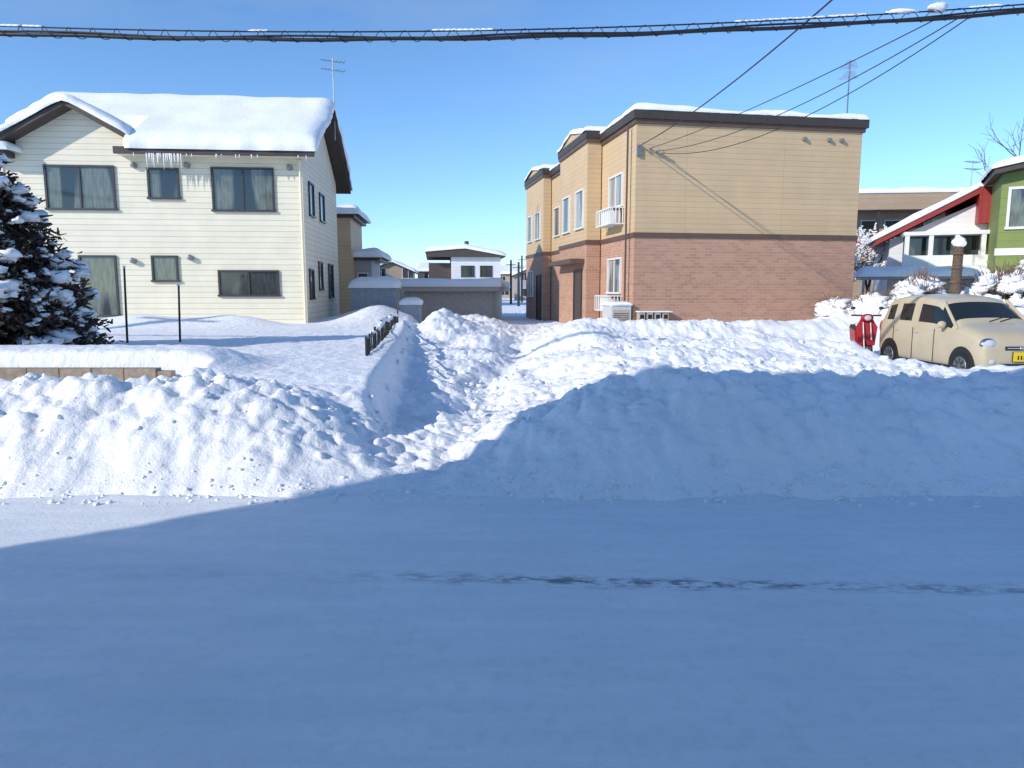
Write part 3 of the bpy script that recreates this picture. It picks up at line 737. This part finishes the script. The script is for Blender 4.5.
# ---------------------------------------------------------------- car
def simple(name,col,rough=.3,metal=0):
    return plain(name,col,rough,metal,var=.05)
def carpaint():
    m,nt,b=newmat('beige_car_paint'); b.inputs['Roughness'].default_value=.35
    b.inputs['Coat Weight'].default_value=.5; b.inputs['Coat Roughness'].default_value=.12
    co=objco(nt); n=noise_n(nt,co,3,3); c=mix_rgb(nt,maprange(nt,n,.3,.7),(.50,.42,.28),(.55,.465,.32))
    sx=N(nt,'ShaderNodeSeparateXYZ'); nt.links.new(co,sx.inputs[0])
    d=math_n(nt,'MULTIPLY',maprange(nt,sx.outputs[2],.2,.55,1,0),maprange(nt,noise_n(nt,co,9,6,.7),.35,.7,.1,.6))
    c=mix_rgb(nt,d,c,(.36,.34,.31)); nt.links.new(c,b.inputs['Base Color'])
    return m
def car():
    e=empty('parked_car',(8.80,13.95,.02),R(1)); P=carpaint(); GL=simple('car_glass',(.015,.02,.022),.05); BL=simple('black_plastic',(.02,.02,.02),.5)
    CH=simple('chrome',(.7,.7,.7),.15,1); LAMP=simple('lamp_lens',(.5,.53,.55),.08); YEL=simple('yellow_plate',(.75,.55,.02),.5)
    S=[(-1.70,.28,.62,.60,.66,.50),(-1.66,.22,.70,.66,.76,.56),(-1.50,.20,.82,.715,.90,.60),(-1.18,.20,.89,.735,.99,.62),(-.98,.20,.92,.737,1.03,.63),
       (-.92,.20,.925,.737,1.06,.635),(-.34,.20,.935,.737,1.47,.60),(-.26,.20,.94,.737,1.51,.60),(.32,.20,.945,.737,1.56,.605),(.38,.20,.945,.737,1.56,.605),
       (1.00,.20,.955,.735,1.54,.60),(1.07,.20,.955,.735,1.535,.60),(1.44,.21,.96,.73,1.48,.58),(1.52,.22,.96,.725,1.43,.57),(1.66,.24,.93,.71,1.03,.66),(1.71,.30,.85,.67,.9,.6)]
    vs=[]
    for y,zb,zl,wd,zr_,rw in S:
        half=[(.0,zb),(.5*wd,zb),(.93*wd,zb+.01),(wd*.985,zb+.12),(wd*1.0,(zb+zl)/2),(wd*.995,zl-.04),(wd*.975,zl)]
        if zr_-zl>.25: half+=[(rw+.03,zr_-.11),(rw-.02,zr_-.035)]
        else: half+=[(wd*.9,zl+(zr_-zl)*.5),(rw*.95,zr_-.01)]
        half+=[(rw*.55,zr_+.005),(0,zr_+.015)]
        ring=half+[(-x,z) for x,z in half[-2:0:-1]]
        nr=len(ring); vs+=[(x,y,z) for x,z in ring]
    b=MB(); b.m(P);b.m(GL); b.v=vs; ns=len(S)
    for j in range(ns-1):
        for i in range(nr):
            i2=(i+1)%nr; seg=i if i<10 else nr-1-i
            b.f.append((j*nr+i,j*nr+i2,(j+1)*nr+i2,(j+1)*nr+i)); g_=0
            if seg==6 and j in(5,6,7,9,11): g_=1
            if seg>=7 and j==5: g_=1
            if seg>=8 and j==13: g_=1
            b.mi.append(g_)
    b.f.append(tuple(range(nr))); b.mi.append(0); b.f.append(tuple((ns-1)*nr+i for i in range(nr))); b.mi.append(0)
    b.build('body',e,smooth=True,sub=2)
    b=MB()
    for sx in(-1,1):
        b.cyl((sx*.70,-.98,.93),(sx*.60,-.36,1.44),.03,.028,P,8)
        for wy in(-1.18,1.18):
            b.cyl((sx*.5,wy,.30),(sx*.735,wy,.30),.335,.335,BL,28)
            b.cyl((sx*.55,wy,.27),(sx*.742,wy,.27),.27,.27,RUB,28)
            b.cyl((sx*.741,wy,.27),(sx*.749,wy,.27),.185,.175,METAL,24)
            for k in range(8):
                t=k*math.pi/4; b.cyl((sx*.752,wy+.06*math.cos(t),.27+.06*math.sin(t)),(sx*.750,wy+.16*math.cos(t),.27+.16*math.sin(t)),.014,.014,BL,5)
    b.build('wheels_and_pillars',e)
    b=MB()
    for sx in(-1,1):
        b.blob((sx*.54,-1.60,.70),(.135,.10,.095),LAMP,16,10,0); b.blob((sx*.54,-1.59,.70),(.15,.09,.11),CH,16,10,0)
        b.blob((sx*.82,-.70,1.0),(.085,.05,.07),P,12,8,0); b.box(sx*.77-.04,sx*.77+.04,-.71,-.67,.94,.97,BL)
        b.blob((sx*.5,-1.685,.40),(.06,.03,.045),LAMP,12,8,0)
        b.blob((sx*.66,1.63,.85),(.06,.07,.14),RED,10,8,0)
        for y in(-.36,.35,1.05): b.box(sx*.740-.004,sx*.740+.004,y,y+.010,.28,.90,BL)
        b.box(sx*.744-.008,sx*.744+.008,.16,.30,.80,.825,P); b.box(sx*.742-.008,sx*.742+.008,.86,1.0,.81,.835,P)
        b.box(sx*.738-.006,sx*.738+.006,-.85,.85,.235,.27,BL)
        b.cyl((sx*.1,-.95,1.07),(sx*.1+.42,-.80,1.16),.01,.008,BL,5)
    b.box(-.30,.30,-1.70,-1.62,.60,.67,BL); b.box(-.27,.27,-1.707,-1.70,.63,.645,CH); b.blob((0,-1.705,.637),(.05,.015,.035),CH,12,8,0)
    b.box(-.38,.38,-1.72,-1.62,.28,.37,BL)
    b.box(-.165,.165,-1.735,-1.72,.41,.575,YEL); b.box(-.17,.17,-1.719,-1.69,.405,.58,BL)
    for k in range(4): b.box(-.10+k*.055,-.075+k*.055,-1.737,-1.735,.44,.51,BL)
    b.build('lamps_grille_plate_mirrors',e)
car()
def scooter():
    e=empty('red_motor_scooter',(7.82,15.85,.06),R(-14)); Rd=simple('red_scooter_paint',(.36,.012,.014),.45); BL=simple('scooter_black',(.02,.02,.02),.6); LM=simple('scooter_lamp',(.5,.5,.5),.15)
    b=MB()
    for y in(-.6,.6):
        for k in range(20):
            a=2*math.pi*k/20;c_=2*math.pi*(k+1)/20
            b.cyl((0,y+.22*math.cos(a),.26+.22*math.sin(a)),(0,y+.22*math.cos(c_),.26+.22*math.sin(c_)),.045,.045,RUB,8)
        b.cyl((-.03,y,.26),(.03,y,.26),.14,.14,METAL,14)
    b.build('wheels',e)
    b=MB()
    b.hexa([(-.16,-.44,.42),(.16,-.44,.42),(.14,-.38,.40),(-.14,-.38,.40)],[(-.22,-.34,.80),(.22,-.34,.80),(.20,-.27,.80),(-.20,-.27,.80)],Rd)
    b.hexa([(-.22,-.34,.802),(.22,-.34,.802),(.20,-.27,.802),(-.20,-.27,.802)],[(-.12,-.30,.98),(.12,-.30,.98),(.10,-.22,.98),(-.10,-.22,.98)],Rd)
    b.box(-.13,.13,-.36,.15,.27,.34,BL)
    b.hexa([(-.12,.1,.34),(.12,.1,.34),(.10,.75,.45),(-.10,.75,.45)],[(-.14,.12,.70),(.14,.12,.70),(.11,.85,.74),(-.11,.85,.74)],Rd)
    b.hexa([(-.14,.1,.702),(.14,.1,.702),(.12,.8,.745),(-.12,.8,.745)],[(-.11,.14,.78),(.11,.14,.78),(.10,.76,.83),(-.10,.76,.83)],BL)
    for s_ in(-1,1): b.cyl((s_*.075,-.62,.26),(s_*.075,-.34,.9),.018,.018,METAL,8)
    for k in range(7):
        a0=math.radians(40+k*16);a1=math.radians(56+k*16)
        b.hexa([(-.07,-.6-.27*math.cos(a0),.26+.27*math.sin(a0)),(.07,-.6-.27*math.cos(a0),.26+.27*math.sin(a0)),(.07,-.6-.27*math.cos(a1),.26+.27*math.sin(a1)),(-.07,-.6-.27*math.cos(a1),.26+.27*math.sin(a1))],
               [(-.07,-.6-.285*math.cos(a0),.26+.285*math.sin(a0)),(.07,-.6-.285*math.cos(a0),.26+.285*math.sin(a0)),(.07,-.6-.285*math.cos(a1),.26+.285*math.sin(a1)),(-.07,-.6-.285*math.cos(a1),.26+.285*math.sin(a1))],Rd)
    b.blob((0,-.34,1.0),(.13,.09,.09),Rd,14,10,0); b.blob((0,-.42,1.0),(.07,.03,.06),LM,12,8,0)
    b.cyl((-.30,-.24,1.05),(.30,-.24,1.05),.018,.018,BL,8)
    for s_ in(-1,1): b.cyl((s_*.22,-.26,1.05),(s_*.27,-.28,1.18),.008,.008,METAL,5); b.blob((s_*.28,-.28,1.21),(.05,.015,.035),BL,10,6,0)
    b.blob((0,.42,.84),(.12,.33,.05),SNOW,12,7,.3); b.blob((0,-.28,1.07),(.1,.06,.035),SNOW,10,6,.3)
    b.build('body',e,bevel=.012)
scooter()
